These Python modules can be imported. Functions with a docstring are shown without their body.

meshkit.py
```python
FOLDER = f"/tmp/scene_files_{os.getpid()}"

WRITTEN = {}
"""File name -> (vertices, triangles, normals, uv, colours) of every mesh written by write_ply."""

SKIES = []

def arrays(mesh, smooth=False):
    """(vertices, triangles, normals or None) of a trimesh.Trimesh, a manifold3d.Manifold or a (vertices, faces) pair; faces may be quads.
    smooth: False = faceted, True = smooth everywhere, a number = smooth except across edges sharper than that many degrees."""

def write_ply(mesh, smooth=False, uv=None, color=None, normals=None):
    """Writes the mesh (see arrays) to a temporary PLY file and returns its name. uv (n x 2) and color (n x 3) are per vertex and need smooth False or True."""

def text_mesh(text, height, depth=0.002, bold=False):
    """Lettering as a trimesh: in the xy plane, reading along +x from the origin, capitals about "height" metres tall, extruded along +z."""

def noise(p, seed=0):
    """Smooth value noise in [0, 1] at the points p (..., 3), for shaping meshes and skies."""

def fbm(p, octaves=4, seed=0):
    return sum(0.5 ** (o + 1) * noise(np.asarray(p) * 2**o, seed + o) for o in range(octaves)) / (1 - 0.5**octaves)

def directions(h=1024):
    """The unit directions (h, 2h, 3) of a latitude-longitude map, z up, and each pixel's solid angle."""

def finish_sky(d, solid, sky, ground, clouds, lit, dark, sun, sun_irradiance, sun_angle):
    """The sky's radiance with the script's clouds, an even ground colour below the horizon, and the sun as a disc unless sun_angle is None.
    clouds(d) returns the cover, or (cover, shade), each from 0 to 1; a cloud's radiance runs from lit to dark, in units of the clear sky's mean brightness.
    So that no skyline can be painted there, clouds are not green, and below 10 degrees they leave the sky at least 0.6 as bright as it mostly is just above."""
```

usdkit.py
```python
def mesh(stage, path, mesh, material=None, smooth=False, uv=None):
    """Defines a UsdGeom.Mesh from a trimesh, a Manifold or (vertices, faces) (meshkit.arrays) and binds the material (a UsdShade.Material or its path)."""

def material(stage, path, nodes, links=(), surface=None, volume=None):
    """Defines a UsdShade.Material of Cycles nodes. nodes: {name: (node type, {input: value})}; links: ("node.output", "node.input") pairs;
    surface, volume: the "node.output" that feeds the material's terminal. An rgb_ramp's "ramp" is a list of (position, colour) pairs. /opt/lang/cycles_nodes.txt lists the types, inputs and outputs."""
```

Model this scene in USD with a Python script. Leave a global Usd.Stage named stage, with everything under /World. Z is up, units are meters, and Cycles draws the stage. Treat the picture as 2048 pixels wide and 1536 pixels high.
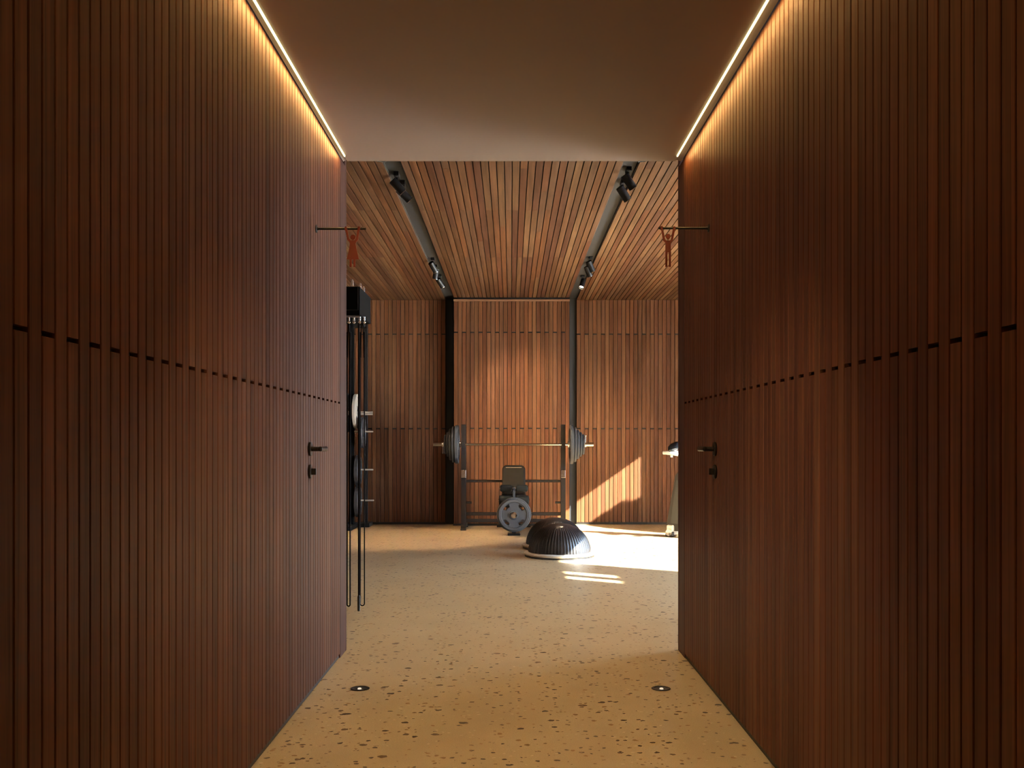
import math, random
import numpy as np, trimesh, manifold3d as m3, usdkit
from shapely.geometry import Polygon, Point, LineString
from shapely.ops import unary_union
from pxr import Usd, UsdGeom, UsdLux, UsdShade, Gf, Sdf

stage = Usd.Stage.CreateInMemory()
UsdGeom.SetStageUpAxis(stage, UsdGeom.Tokens.z)
UsdGeom.SetStageMetersPerUnit(stage, 1.0)
UsdGeom.Xform.Define(stage, '/World')
UsdGeom.Scope.Define(stage, '/World/Looks')
rng = random.Random(7)
PI = math.pi

# ------------------------------------------------------------------ camera, sky, sun, exposure
F, CX, CY, EYE = 1900.0, 1022.0, 886.0, 1.1          # pixels of a 2048 x 1536 frame, eye height in metres
cam = UsdGeom.Camera.Define(stage, '/World/camera')
cam.CreateHorizontalApertureAttr(36.0)
cam.CreateVerticalApertureAttr(27.0)
cam.CreateFocalLengthAttr(F * 36.0 / 2048)
cam.CreateHorizontalApertureOffsetAttr((1024 - CX) * 36.0 / 2048)
cam.CreateVerticalApertureOffsetAttr((CY - 768) * 36.0 / 2048)
cam.CreateClippingRangeAttr(Gf.Vec2f(0.02, 200))
cam.CreateExposureAttr(0.0)
xf = UsdGeom.Xformable(cam)
xf.AddTranslateOp().Set(Gf.Vec3d(0, 0, EYE))
xf.AddRotateXOp().Set(90.0)

SUN_DIR = np.array([-1.12, 0.71, -0.793]); SUN_DIR = SUN_DIR / np.linalg.norm(SUN_DIR)
SUN, SKY, LED, SPOT, DOWN = 90.0, 8.5, 150.0, 5.0, 44.0
sun = UsdLux.DistantLight.Define(stage, '/World/sun')
sun.CreateIntensityAttr(SUN); sun.CreateNormalizeAttr(True); sun.CreateAngleAttr(0.6); sun.CreateColorAttr(Gf.Vec3f(1.0, 0.93, 0.82))
sz = -SUN_DIR; sx = np.cross([0, 0, 1], sz); sx /= np.linalg.norm(sx); sy = np.cross(sz, sx)
UsdGeom.Xformable(sun).AddTransformOp().Set(Gf.Matrix4d(*sx, 0, *sy, 0, *sz, 0, 0, 0, 0, 1))
dome = UsdLux.DomeLight.Define(stage, '/World/sky')
dome.CreateIntensityAttr(SKY); dome.CreateColorAttr(Gf.Vec3f(0.55, 0.72, 1.0))

# ------------------------------------------------------------------ helpers
used = {}
def path_of(name, parent=None):
    base = str(parent.GetPath()) if parent else '/World'
    n = used.get((base, name), 0); used[(base, name)] = n + 1
    return f'{base}/{name}' + (f'_{n:03d}' if n else '')
def tag(p, label=None, cat=None, group=None, kind=None):
    for k, v in (('label', label), ('category', cat), ('group', group), ('kind', kind)):
        if v: p.SetCustomDataByKey(k, v)
    return p
def thing(name, label, cat, loc=(0, 0, 0), group=None, kind=None):
    x = UsdGeom.Xform.Define(stage, path_of(name)); x.AddTranslateOp().Set(Gf.Vec3d(*map(float, loc)))
    return tag(x.GetPrim(), label, cat, group, kind)
def obj(name, mesh, mat, parent=None, smooth=False, label=None):
    p = usdkit.mesh(stage, path_of(name, parent), mesh, MAT[mat], smooth=smooth).GetPrim()
    return tag(p, label) if label else p
def group_part(name, parent):                     # a part that only holds sub-parts
    return UsdGeom.Xform.Define(stage, path_of(name, parent)).GetPrim()
cat_ = trimesh.util.concatenate
def box(x0, x1, y0, y1, z0, z1):
    b = trimesh.creation.box([x1 - x0, y1 - y0, z1 - z0]); b.apply_translation([(x0 + x1) / 2, (y0 + y1) / 2, (z0 + z1) / 2]); return b
def rbox(x0, x1, y0, y1, z0, z1, r=0.005, n=12):
    r = min(r, (x1 - x0) / 2.01, (y1 - y0) / 2.01, (z1 - z0) / 2.01)
    s = m3.Manifold.sphere(r, n)
    return tm(m3.Manifold.batch_hull([s.translate([x, y, z]) for x in (x0 + r, x1 - r) for y in (y0 + r, y1 - r) for z in (z0 + r, z1 - r)]))
def tm(m):
    k = m.to_mesh(); return trimesh.Trimesh(np.array(k.vert_properties[:, :3]), np.array(k.tri_verts), process=False)
def frame(d):
    d = np.asarray(d, float); d = d / np.linalg.norm(d)
    a = np.cross(d, [0, 0, 1] if abs(d[2]) < 0.9 else [1, 0, 0]); a /= np.linalg.norm(a); return a, np.cross(d, a), d
def cyl(p, q, r, n=20, r2=None):
    p, q = np.asarray(p, float), np.asarray(q, float); a, b, d = frame(q - p); r2 = r if r2 is None else r2
    t = np.arange(n) * 2 * PI / n; c = np.cos(t)[:, None] * a + np.sin(t)[:, None] * b
    v = np.vstack([p + r * c, q + r2 * c, [p], [q]]); i = np.arange(n); j = (i + 1) % n
    f = np.vstack([np.c_[i, j, j + n], np.c_[i, j + n, i + n], np.c_[j, i, np.full(n, 2 * n)], np.c_[i + n, j + n, np.full(n, 2 * n + 1)]])
    m = trimesh.Trimesh(v, f, process=False); m.fix_normals(); return m
def lathe(profile, p=(0, 0, 0), d=(0, 0, 1), n=40):
    """profile: (radius, height) from axis to axis"""
    a, b, d = frame(d); p = np.asarray(p, float)
    pr = np.array(profile, float); k = len(pr); t = np.arange(n) * 2 * PI / n
    v = (p + pr[None, :, 1, None] * d + pr[None, :, 0, None] * (np.cos(t)[:, None, None] * a + np.sin(t)[:, None, None] * b)).reshape(-1, 3)
    f = []
    for s in range(n):
        s2 = (s + 1) % n
        for h in range(k - 1):
            A, B, C, D = s * k + h, s2 * k + h, s2 * k + h + 1, s * k + h + 1
            if pr[h, 0] > 1e-9: f.append((A, B, C))
            if pr[h + 1, 0] > 1e-9: f.append((A, C, D))
    m = trimesh.Trimesh(v, np.array(f), process=False); m.merge_vertices(); m.fix_normals(); return m
def tube(points, r, n=8):
    p = np.asarray(points, float); t = np.gradient(p, axis=0); t /= np.linalg.norm(t, axis=1, keepdims=True)
    a, _, _ = frame(t[0]); rings = []
    for k in range(len(p)):
        a = a - np.dot(a, t[k]) * t[k]; a /= np.linalg.norm(a); b = np.cross(t[k], a)
        an = np.arange(n) * 2 * PI / n; rings.append(p[k] + r * (np.cos(an)[:, None] * a + np.sin(an)[:, None] * b))
    v = np.vstack(rings + [p[:1], p[-1:]]); f = []; L = len(p)
    for k in range(L - 1):
        for i in range(n):
            j = (i + 1) % n; A, B = k * n + i, k * n + j; f += [(A, B, B + n), (A, B + n, A + n)]
    for i in range(n):
        j = (i + 1) % n; f += [(j, i, L * n), ((L - 1) * n + i, (L - 1) * n + j, L * n + 1)]
    m = trimesh.Trimesh(v, np.array(f), process=False); m.fix_normals(); return m
def prism(poly, y0, y1):
    """shapely polygon in (x, z) extruded along y"""
    gs = getattr(poly, 'geoms', [poly]); out = []
    for g in gs:
        e = trimesh.creation.extrude_polygon(g, y1 - y0, engine='earcut')
        v = e.vertices.copy(); e.vertices = np.c_[v[:, 0], y0 + v[:, 2], v[:, 1]]; e.fix_normals(); out.append(e)
    return cat_(out)
def at(px, py, d): return np.array([(px - CX) * d / F, d, EYE + (CY - py) * d / F])   # reading a measured pixel at depth d

# ------------------------------------------------------------------ materials
MAT = {}
def mat(name, nodes, links=(), surface='p.BSDF'):
    MAT[name] = usdkit.material(stage, '/World/Looks/' + name, nodes, links, surface=surface); return name
def plain(name, col, rough=0.5, metal=0.0, spec=0.5, bump=0.0, scale=200, **kw):
    nodes = {'p': ('principled_bsdf', dict(base_color=col, roughness=rough, metallic=metal, specular_ior_level=spec, **kw)),
             'g': ('geometry', {}), 'n': ('noise_texture', dict(scale=scale, detail=3.0)),
             'm': ('mix', dict(mix_type='multiply', fac=0.25, color1=col)), 'r': ('map_range', dict(from_min=0.3, from_max=0.7, to_min=max(rough - 0.06, 0.03), to_max=rough + 0.06))}
    links = [('g.position', 'n.vector'), ('n.color', 'm.color2'), ('n.fac', 'r.value'), ('r.result', 'p.roughness')]
    if bump:
        nodes['b'] = ('bump', dict(strength=bump, distance=0.002)); links += [('n.fac', 'b.height'), ('b.normal', 'p.normal')]
    return mat(name, nodes, links)
def wood(name, col, axis, rough=0.5, spec=0.13):
    """fine grain running along one axis; each board a little different by its own random number"""
    sc = [55.0, 55.0, 55.0]; sc[axis] = 1.3
    sc2 = [9.0, 9.0, 9.0]; sc2[axis] = 0.5
    c = np.array(col)
    nodes = {'g': ('geometry', {}), 'o': ('object_info', {}), 'ro': ('math', dict(math_type='multiply', value2=37.0)),
             'ov': ('combine_xyz', {}), 'ad': ('vector_math', dict(math_type='add')),
             'm1': ('mapping', dict(scale=sc)), 'n1': ('noise_texture', dict(scale=1.0, detail=4.0, roughness=0.62, distortion=0.3)),
             'm2': ('mapping', dict(scale=sc2)), 'n2': ('noise_texture', dict(scale=1.0, detail=2.0)),
             'r1': ('rgb_ramp', dict(ramp=[(0.3, tuple(c * 0.55)), (0.5, tuple(c)), (0.72, tuple(c * 1.38))])),
             'r2': ('rgb_ramp', dict(ramp=[(0.3, (0.74, 0.68, 0.64)), (0.7, (1.16, 1.14, 1.1))])),
             'mx': ('mix', dict(mix_type='multiply', fac=1.0)),
             'b': ('bump', dict(strength=0.18, distance=0.0015)),
             'p': ('principled_bsdf', dict(roughness=rough, specular_ior_level=spec))}
    links = [('o.random', 'ro.value1'), ('ro.value', 'ov.x'), ('ro.value', 'ov.y'), ('ro.value', 'ov.z'), ('g.position', 'ad.vector1'), ('ov.vector', 'ad.vector2'),
             ('ad.vector', 'm1.vector'), ('ad.vector', 'm2.vector'), ('m1.vector', 'n1.vector'), ('m2.vector', 'n2.vector'), ('n1.fac', 'r1.fac'), ('n2.fac', 'r2.fac'),
             ('r1.color', 'mx.color1'), ('r2.color', 'mx.color2'), ('mx.color', 'p.base_color'), ('n1.fac', 'b.height'), ('b.normal', 'p.normal')]
    return mat(name, nodes, links)
TONES = [(0.215, 0.098, 0.052), (0.185, 0.074, 0.040), (0.240, 0.120, 0.064), (0.165, 0.070, 0.042), (0.225, 0.093, 0.045), (0.200, 0.098, 0.058), (0.175, 0.079, 0.041)]
MEAN = np.mean(TONES, 0)
CEIL = [tuple((MEAN + 1.15 * (np.array(t) - MEAN)) * (0.68, 0.66, 0.58)) for t in TONES]
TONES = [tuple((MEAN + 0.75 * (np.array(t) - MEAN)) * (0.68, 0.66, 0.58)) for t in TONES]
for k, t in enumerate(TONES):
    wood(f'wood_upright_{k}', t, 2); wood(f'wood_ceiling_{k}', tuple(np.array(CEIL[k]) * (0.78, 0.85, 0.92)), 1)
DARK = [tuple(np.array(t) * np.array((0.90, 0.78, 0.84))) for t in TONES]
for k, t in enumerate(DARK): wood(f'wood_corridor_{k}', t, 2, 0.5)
wood('wood_jamb', (0.085, 0.036, 0.026), 2)
wood('wood_cap', (0.26, 0.14, 0.08), 0)
plain('backing', (0.012, 0.008, 0.006), 0.8)
plain('black_base', (0.01, 0.009, 0.008), 0.5)
plain('plaster', (0.37, 0.282, 0.232), 0.85, bump=0.05, scale=90)
plain('brown_plaster', (0.20, 0.125, 0.08), 0.85, bump=0.05, scale=90)
plain('groove_metal', (0.046, 0.048, 0.051), 0.6, spec=0.15)
plain('black_metal', (0.010, 0.0095, 0.0095), 0.42, spec=0.3)
plain('rack_metal', (0.014, 0.011, 0.01), 0.5, spec=0.25)
plain('matte_black', (0.008, 0.008, 0.008), 0.85, spec=0.02)
plain('peg_steel', (0.62, 0.54, 0.44), 0.4, metal=0.4)
plain('chrome', (0.78, 0.75, 0.72), 0.16, metal=1.0)
plain('grey_plate', (0.045, 0.05, 0.057), 0.5, spec=0.3)
plain('dark_plate', (0.045, 0.043, 0.043), 0.5)
plain('cream_plate', (0.55, 0.47, 0.36), 0.5)
plain('bronze', (0.03, 0.024, 0.02), 0.35, metal=0.7)
plain('red_acrylic', (0.23, 0.028, 0.012), 0.4)
plain('olive_vinyl', (0.009, 0.007, 0.005), 0.5, spec=0.10, bump=0.1, scale=400)
plain('black_foam', (0.010, 0.011, 0.010), 0.7, spec=0.15, bump=0.15, scale=600)
plain('piping', (0.2, 0.16, 0.1), 0.5)
plain('rubber_dome', (0.014, 0.013, 0.014), 0.3)
plain('ivory_plastic', (0.62, 0.56, 0.48), 0.4)
plain('white_plastic', (0.75, 0.73, 0.70), 0.35)
plain('grey_plastic', (0.065, 0.065, 0.064), 0.55, spec=0.15)
plain('dark_grey_plastic', (0.05, 0.047, 0.045), 0.55, spec=0.15)
plain('black_plastic', (0.015, 0.015, 0.016), 0.35)
plain('screen_gloss', (0.02, 0.03, 0.045), 0.08)
plain('rope_black', (0.010, 0.008, 0.007), 0.8, spec=0.1)
plain('leaf_green', (0.05, 0.085, 0.03), 0.7, bump=0.6, scale=60)
plain('paving', (0.42, 0.40, 0.37), 0.8, bump=0.2, scale=30)
def emit(name, col, strength):
    mat(name, {'e': ('emission', dict(color=col, strength=strength))}, surface='e.emission')
emit('led_glow', (1.0, 0.84, 0.40), 2.4)
emit('downlight_lens', (1.0, 0.93, 0.66), 6.0)
emit('spot_lens', (1.0, 0.86, 0.66), 6.0)
emit('uplight_lens', (1.0, 0.84, 0.62), 0.9)
mat('window_glass', {'f': ('fresnel', dict(IOR=1.45)), 't': ('transparent_bsdf', dict(color=(0.96, 0.98, 0.97))), 'g': ('glossy_bsdf', dict(color=(1, 1, 1), roughness=0.0)), 'x': ('mix_closure', {})},
    [('f.fac', 'x.fac'), ('t.BSDF', 'x.closure1'), ('g.BSDF', 'x.closure2')], surface='x.closure')
# terrazzo: chips are the cells of a Voronoi pattern that a random number picks out
def terrazzo():
    n = {'g': ('geometry', {}), 'wn': ('noise_texture', dict(scale=45.0, detail=2.0)), 'ws': ('vector_math', dict(math_type='scale', scale=0.022)), 'wa': ('vector_math', dict(math_type='add')),
         'base_n': ('noise_texture', dict(scale=2.2, detail=4.0)), 'base': ('rgb_ramp', dict(ramp=[(0.3, (0.425, 0.310, 0.170)), (0.7, (0.485, 0.358, 0.205))])),
         'fine': ('noise_texture', dict(scale=260.0, detail=2.0)), 'fr': ('rgb_ramp', dict(ramp=[(0.35, (0.86, 0.84, 0.8)), (0.6, (1.04, 1.03, 1.02))])), 'fm': ('mix', dict(mix_type='multiply', fac=1.0))}
    l = [('g.position', 'wn.vector'), ('wn.color', 'ws.vector1'), ('g.position', 'wa.vector1'), ('ws.vector', 'wa.vector2'), ('g.position', 'base_n.vector'), ('base_n.fac', 'base.fac'),
         ('g.position', 'fine.vector'), ('fine.fac', 'fr.fac'), ('base.color', 'fm.color1'), ('fr.color', 'fm.color2')]
    last = 'fm.color'
    for k, (scale, share, rad, cols) in enumerate(((36.0, 0.46, 0.27, [(0.0, (0.06, 0.028, 0.012)), (0.4, (0.11, 0.055, 0.022)), (0.75, (0.17, 0.09, 0.035)), (0.95, (0.30, 0.15, 0.04))]),
                                              (24.0, 0.16, 0.30, [(0.0, (0.05, 0.022, 0.01)), (0.6, (0.10, 0.045, 0.018)), (1.0, (0.14, 0.07, 0.03))]),
                                              (60.0, 0.22, 0.30, [(0.0, (0.20, 0.11, 0.05)), (1.0, (0.56, 0.43, 0.26))]))):
        n.update({f'm{k}': ('mapping', dict(scale=(0.85, 1.0, 0.0), rotation=(0, 0, 0.5 * k), location=(3.1 * k, 1.7 * k, 0.25))),
                  f'v{k}': ('voronoi_texture', dict(scale=scale, randomness=1.0)), f's{k}': ('separate_color', {}),
                  f'pick{k}': ('math', dict(math_type='less_than', value2=share)),
                  f'rv{k}': ('math', dict(math_type='multiply_add', value2=rad * 0.8, value3=rad * 0.45)),
                  f'in{k}': ('math', dict(math_type='less_than')), f'and{k}': ('math', dict(math_type='multiply')),
                  f'c{k}': ('rgb_ramp', dict(ramp=cols)), f'x{k}': ('mix', {})})
        l += [('wa.vector', f'm{k}.vector'), (f'm{k}.vector', f'v{k}.vector'), (f'v{k}.color', f's{k}.color'), (f's{k}.r', f'pick{k}.value1'), (f's{k}.g', f'rv{k}.value1'),
              (f'v{k}.distance', f'in{k}.value1'), (f'rv{k}.value', f'in{k}.value2'), (f'pick{k}.value', f'and{k}.value1'), (f'in{k}.value', f'and{k}.value2'),
              (f's{k}.b', f'c{k}.fac'), (f'and{k}.value', f'x{k}.fac'), (last, f'x{k}.color1'), (f'c{k}.color', f'x{k}.color2')]
        last = f'x{k}.color'
    n['p'] = ('principled_bsdf', dict(roughness=0.33, specular_ior_level=0.35)); l.append((last, 'p.base_color'))
    mat('terrazzo', n, l)
terrazzo()

# ------------------------------------------------------------------ the setting
XL, XR = -0.875, 0.888            # faces of the two corridor walls
ZC, ZG = 2.567, 3.034             # corridor ceiling, gym ceiling
YJ, YE = 4.86, 5.03               # corridor slats end at the jamb board, the wall ends
YC = 4.945                        # edge of the corridor ceiling
YB, YM = 12.85, 12.63             # gym back wall, its proud middle panel
GX0, GX1 = -3.3, 4.14             # gym side walls
Y0 = -1.5                         # corridor's near end
GI, GOL, GOR = 0.768, 0.885, 0.885
def struct(name, mesh, m, label, cat, smooth=False):
    p = obj(name, mesh, m, smooth=smooth); return tag(p, label, cat, kind='structure')
def slat(face, u0, u1, v0, v1, depth=0.02, ch=0.0018):
    """one board with chamfered front edges. face: ('x', X, sign) looks along sign*x and u is y, v is z; ('y', Y) looks to -y, u is x, v is z; ('z', Z) looks down, u is x, v is y"""
    pr = np.array([(u0, 0), (u0, depth - ch), (u0 + ch, depth), (u1 - ch, depth), (u1, depth - ch), (u1, 0)])
    v = []
    for vv in (v0, v1):
        for u, h in pr:
            if face[0] == 'x': v.append((face[1] + face[2] * (h - depth), u, vv))
            elif face[0] == 'y': v.append((u, face[1] + depth - h, vv))
            else: v.append((u, vv, face[1] + depth - h))
    f = []
    for i in range(6):
        j = (i + 1) % 6; f += [(i, j, j + 6), (i, j + 6, i + 6)]
    for i in range(1, 5): f += [(0, i + 1, i), (6, 6 + i, 7 + i)]
    m = trimesh.Trimesh(np.array(v), np.array(f), process=False); m.fix_normals(); return m
def tone(prefix, k=None): return f'{prefix}_{rng.randrange(7) if k is None else k}'

struct('floor', box(GX0 - 0.15, GX1, Y0 - 0.1, YB + 0.2, -0.12, 0), 'terrazzo', 'ochre terrazzo floor with scattered dark brown stone chips', 'floor')
# corridor ceiling: plaster with a slot for the light line near each wall, deep bulkhead above
LI, LO = 0.8436, 0.8530
struct('ceiling', cat_([box(-LI, LI, Y0 - 0.1, YC, ZC, ZG + 0.2), prism(Polygon([(XL + 0.002, ZC - 0.002), (-LO, ZC + 0.010), (-LO, ZC + 0.06), (XL + 0.002, ZC + 0.06)]), Y0 - 0.1, YC), prism(Polygon([(XR - 0.002, ZC - 0.002), (LO, ZC + 0.010), (LO, ZC + 0.06), (XR - 0.002, ZC + 0.06)]), Y0 - 0.1, YC),
        box(-LO, -LI, YJ - 0.01, YC, ZC, ZC + 0.06), box(LI, LO, YJ - 0.01, YC, ZC, ZC + 0.06)]), 'plaster', 'smooth taupe plaster ceiling over the corridor', 'ceiling')

PC = 0.0506; ND = 17; JZ = 1.305; ZT = ZC - 0.006; ZB0 = 0.022
def corridor_slats(parent, X, s, k0, k1, prefix='wood_corridor'):
    for k in range(k0, k1):
        a, b = YJ - (k + 1) * PC + 0.0022, YJ - k * PC - 0.0022
        m = tone(prefix)
        if k % 2:
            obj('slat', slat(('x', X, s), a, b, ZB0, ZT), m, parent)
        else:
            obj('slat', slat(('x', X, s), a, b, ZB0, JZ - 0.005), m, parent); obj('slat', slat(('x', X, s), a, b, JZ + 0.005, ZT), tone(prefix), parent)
KV = 86                                        # slats that the picture can show; the few behind the camera are one piece
for side, X, s, dn in (('left', XL, 1, 'door_1'), ('right', XR, -1, 'door_2')):
    w = thing(f'wall_{side}', f'{side} corridor wall of narrow dark wooden slats with a dashed joint line', 'wall', kind='structure')
    xs = sorted((X - s * 0.02, X - s * 0.16))
    obj('panel', box(*xs, Y0, YE, 0, ZG + 0.1), 'backing', w)
    corridor_slats(w, X, s, ND, KV)
    back = []
    for k in range(KV, 126): back.append(slat(('x', X, s), YJ - (k + 1) * PC + 0.0022, YJ - k * PC - 0.0022, ZB0, ZT))
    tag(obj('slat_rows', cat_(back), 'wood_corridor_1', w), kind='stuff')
    obj('jamb_board', cat_([rbox(*sorted((X - s * 0.16, X + s * 0.002)), YE - 0.03, YE + 0.012, 0.0, ZG + 0.1, 0.004), rbox(*sorted((X - s * 0.02, X + s * 0.001)), YJ + 0.001, YE, 0.0, ZT, 0.003)]), 'wood_jamb', w)
    struct(f'baseboard_{side}', box(*sorted((X - s * 0.02, X - s * 0.006)), Y0, YJ, 0, ZB0 - 0.002), 'black_base', f'thin black recessed skirting under the {side} corridor wall', 'baseboard')
    # flush door: the last slats before the jamb are on its leaf
    d = thing(dn, f'flush slatted door in the {side} corridor wall with a dark lever handle', 'door', kind='structure')
    obj('door_leaf', box(*sorted((X - s * 0.0195, X - s * 0.012)), YJ - ND * PC + 0.003, YJ - 0.003, 0.02, ZT), 'backing', d)
    corridor_slats(d, X, s, 0, ND)
    hy, hz = 4.12, 1.074
    h = obj('door_handle', cat_([lathe([(0, 0), (0.029, 0), (0.031, 0.003), (0.031, 0.007), (0.028, 0.010), (0, 0.010)], (X, hy, hz), (s, 0, 0)), cyl((X, hy, hz), (X + s * 0.052, hy, hz), 0.010),
            rbox(*sorted((X + s * 0.040, X + s * 0.058)), hy - 0.012, hy + 0.125, hz - 0.011, hz + 0.011, 0.008)]), 'bronze', d, smooth=35, label='dark bronze lever handle on a round rose')
    obj('lock_rose', cat_([lathe([(0, 0), (0.029, 0), (0.031, 0.003), (0.031, 0.007), (0.028, 0.010), (0, 0.010)], (X, hy, 0.976), (s, 0, 0)), rbox(*sorted((X + s * 0.008, X + s * 0.03)), hy - 0.004, hy + 0.004, 0.962, 0.990, 0.003)]), 'bronze', d, smooth=35, label='dark bronze round lock rose with thumb turn')
struct('wall_near', box(XL - 0.1, XR + 0.1, Y0 - 0.15, Y0, 0, ZG), 'plaster', 'plain taupe plaster wall closing the near end of the corridor', 'wall')
# gym shell
for side, a, b in (('left', GX0, XL - 0.16), ('right', XR + 0.16, GX1)):
    struct(f'wall_front_{side}', box(a, b, YC - 0.02, YE + 0.01, 0, ZG + 0.1), 'brown_plaster', f'plaster wall of the gym to the {side} of the corridor mouth', 'wall')
struct('wall_gym_left', box(GX0 - 0.15, GX0, YC, YB + 0.2, 0, ZG + 0.1), 'brown_plaster', 'plaster side wall of the gym opposite the windows', 'wall')
# back wall: slats in three fields
wb = thing('wall_back', 'back wall of vertical reddish brown wooden slats in three fields, the middle one standing forward', 'wall', kind='structure')
PB = 0.0554
obj('panel', cat_([box(GX0, -GOL, YB + 0.02, YB + 0.12, 0, ZG + 0.1), box(GOR, GX1, YB + 0.02, YB + 0.12, 0, ZG + 0.1), box(-GI, GI + 0.015, YM + 0.02, YB + 0.12, 0, ZG + 0.1)]), 'backing', wb)
def field(x0, x1, Y, ztop, z0=0.03):
    n = round((x1 - x0) / PB); p = (x1 - x0) / n
    for k in range(n):
        a, b = x0 + k * p + 0.0028, x0 + (k + 1) * p - 0.0028
        if b < -2.62 or a > 2.62: continue
        if k % 2:
            zs = [(z0, ztop)]
        else:
            zs = [(z0, 1.285), (1.303, 2.563), (2.581, ztop)]
        for q, (u, v) in enumerate(zs): obj('slat', slat(('y', Y), a, b, u, v), tone('wood_upright'), wb)
field(-GOL - 31 * PB, -GOL, YB, ZG); field(GOR, GOR + 31 * PB, YB, ZG); field(-GI + 0.006, GI + 0.009, YM, ZG - 0.052)
rest = [slat(('y', YB), x + 0.0028, x + PB - 0.0028, 0.03, ZG) for x in [-GOL - k * PB for k in range(32, 44)] + [GOR + k * PB for k in range(31, 58)]]
tag(obj('slat_rows', cat_(rest), 'wood_upright_0', wb), kind='stuff')
obj('cap_rail', rbox(-GI + 0.002, GI + 0.013, YM - 0.003, YM + 0.02, ZG - 0.049, ZG - 0.022, 0.003), 'wood_cap', wb)
struct('baseboard_back', cat_([box(GX0, -GOL, YB + 0.005, YB + 0.02, 0, 0.03), box(GOR, GX1, YB + 0.005, YB + 0.02, 0, 0.03), box(-GI, GI + 0.015, YM + 0.005, YM + 0.02, 0, 0.03)]), 'black_base', 'thin black recessed skirting along the back wall', 'baseboard')
# dark metal channels across the ceiling and down the back wall
GD = 0.03
for n, (a, b) in enumerate(((-GOL, -GI), (GI + 0.015, GOR)), 1):
    ch = cat_([box(a - 0.012, b + 0.012, YE, YB + 0.14, ZG + GD, ZG + GD + 0.01), box(a - 0.012, a, YE, YB + 0.02, ZG + 0.012, ZG + GD), box(b, b + 0.012, YE, YB + 0.02, ZG + 0.012, ZG + GD),
               box(a - 0.012, b + 0.012, YB + 0.05, YB + 0.07, 0, ZG + GD), box(a - 0.012, a, YB + 0.02, YB + 0.05, 0, ZG + 0.02), box(b, b + 0.012, YM + 0.02, YB + 0.05, 0, ZG) if n == 1 else box(b, b + 0.012, YB + 0.02, YB + 0.05, 0, ZG)])
    struct(f'trim_{n}', ch, 'groove_metal', f'dark grey metal light channel running across the ceiling and down the wall {"left" if n == 1 else "right"} of the middle panel', 'trim')
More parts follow.
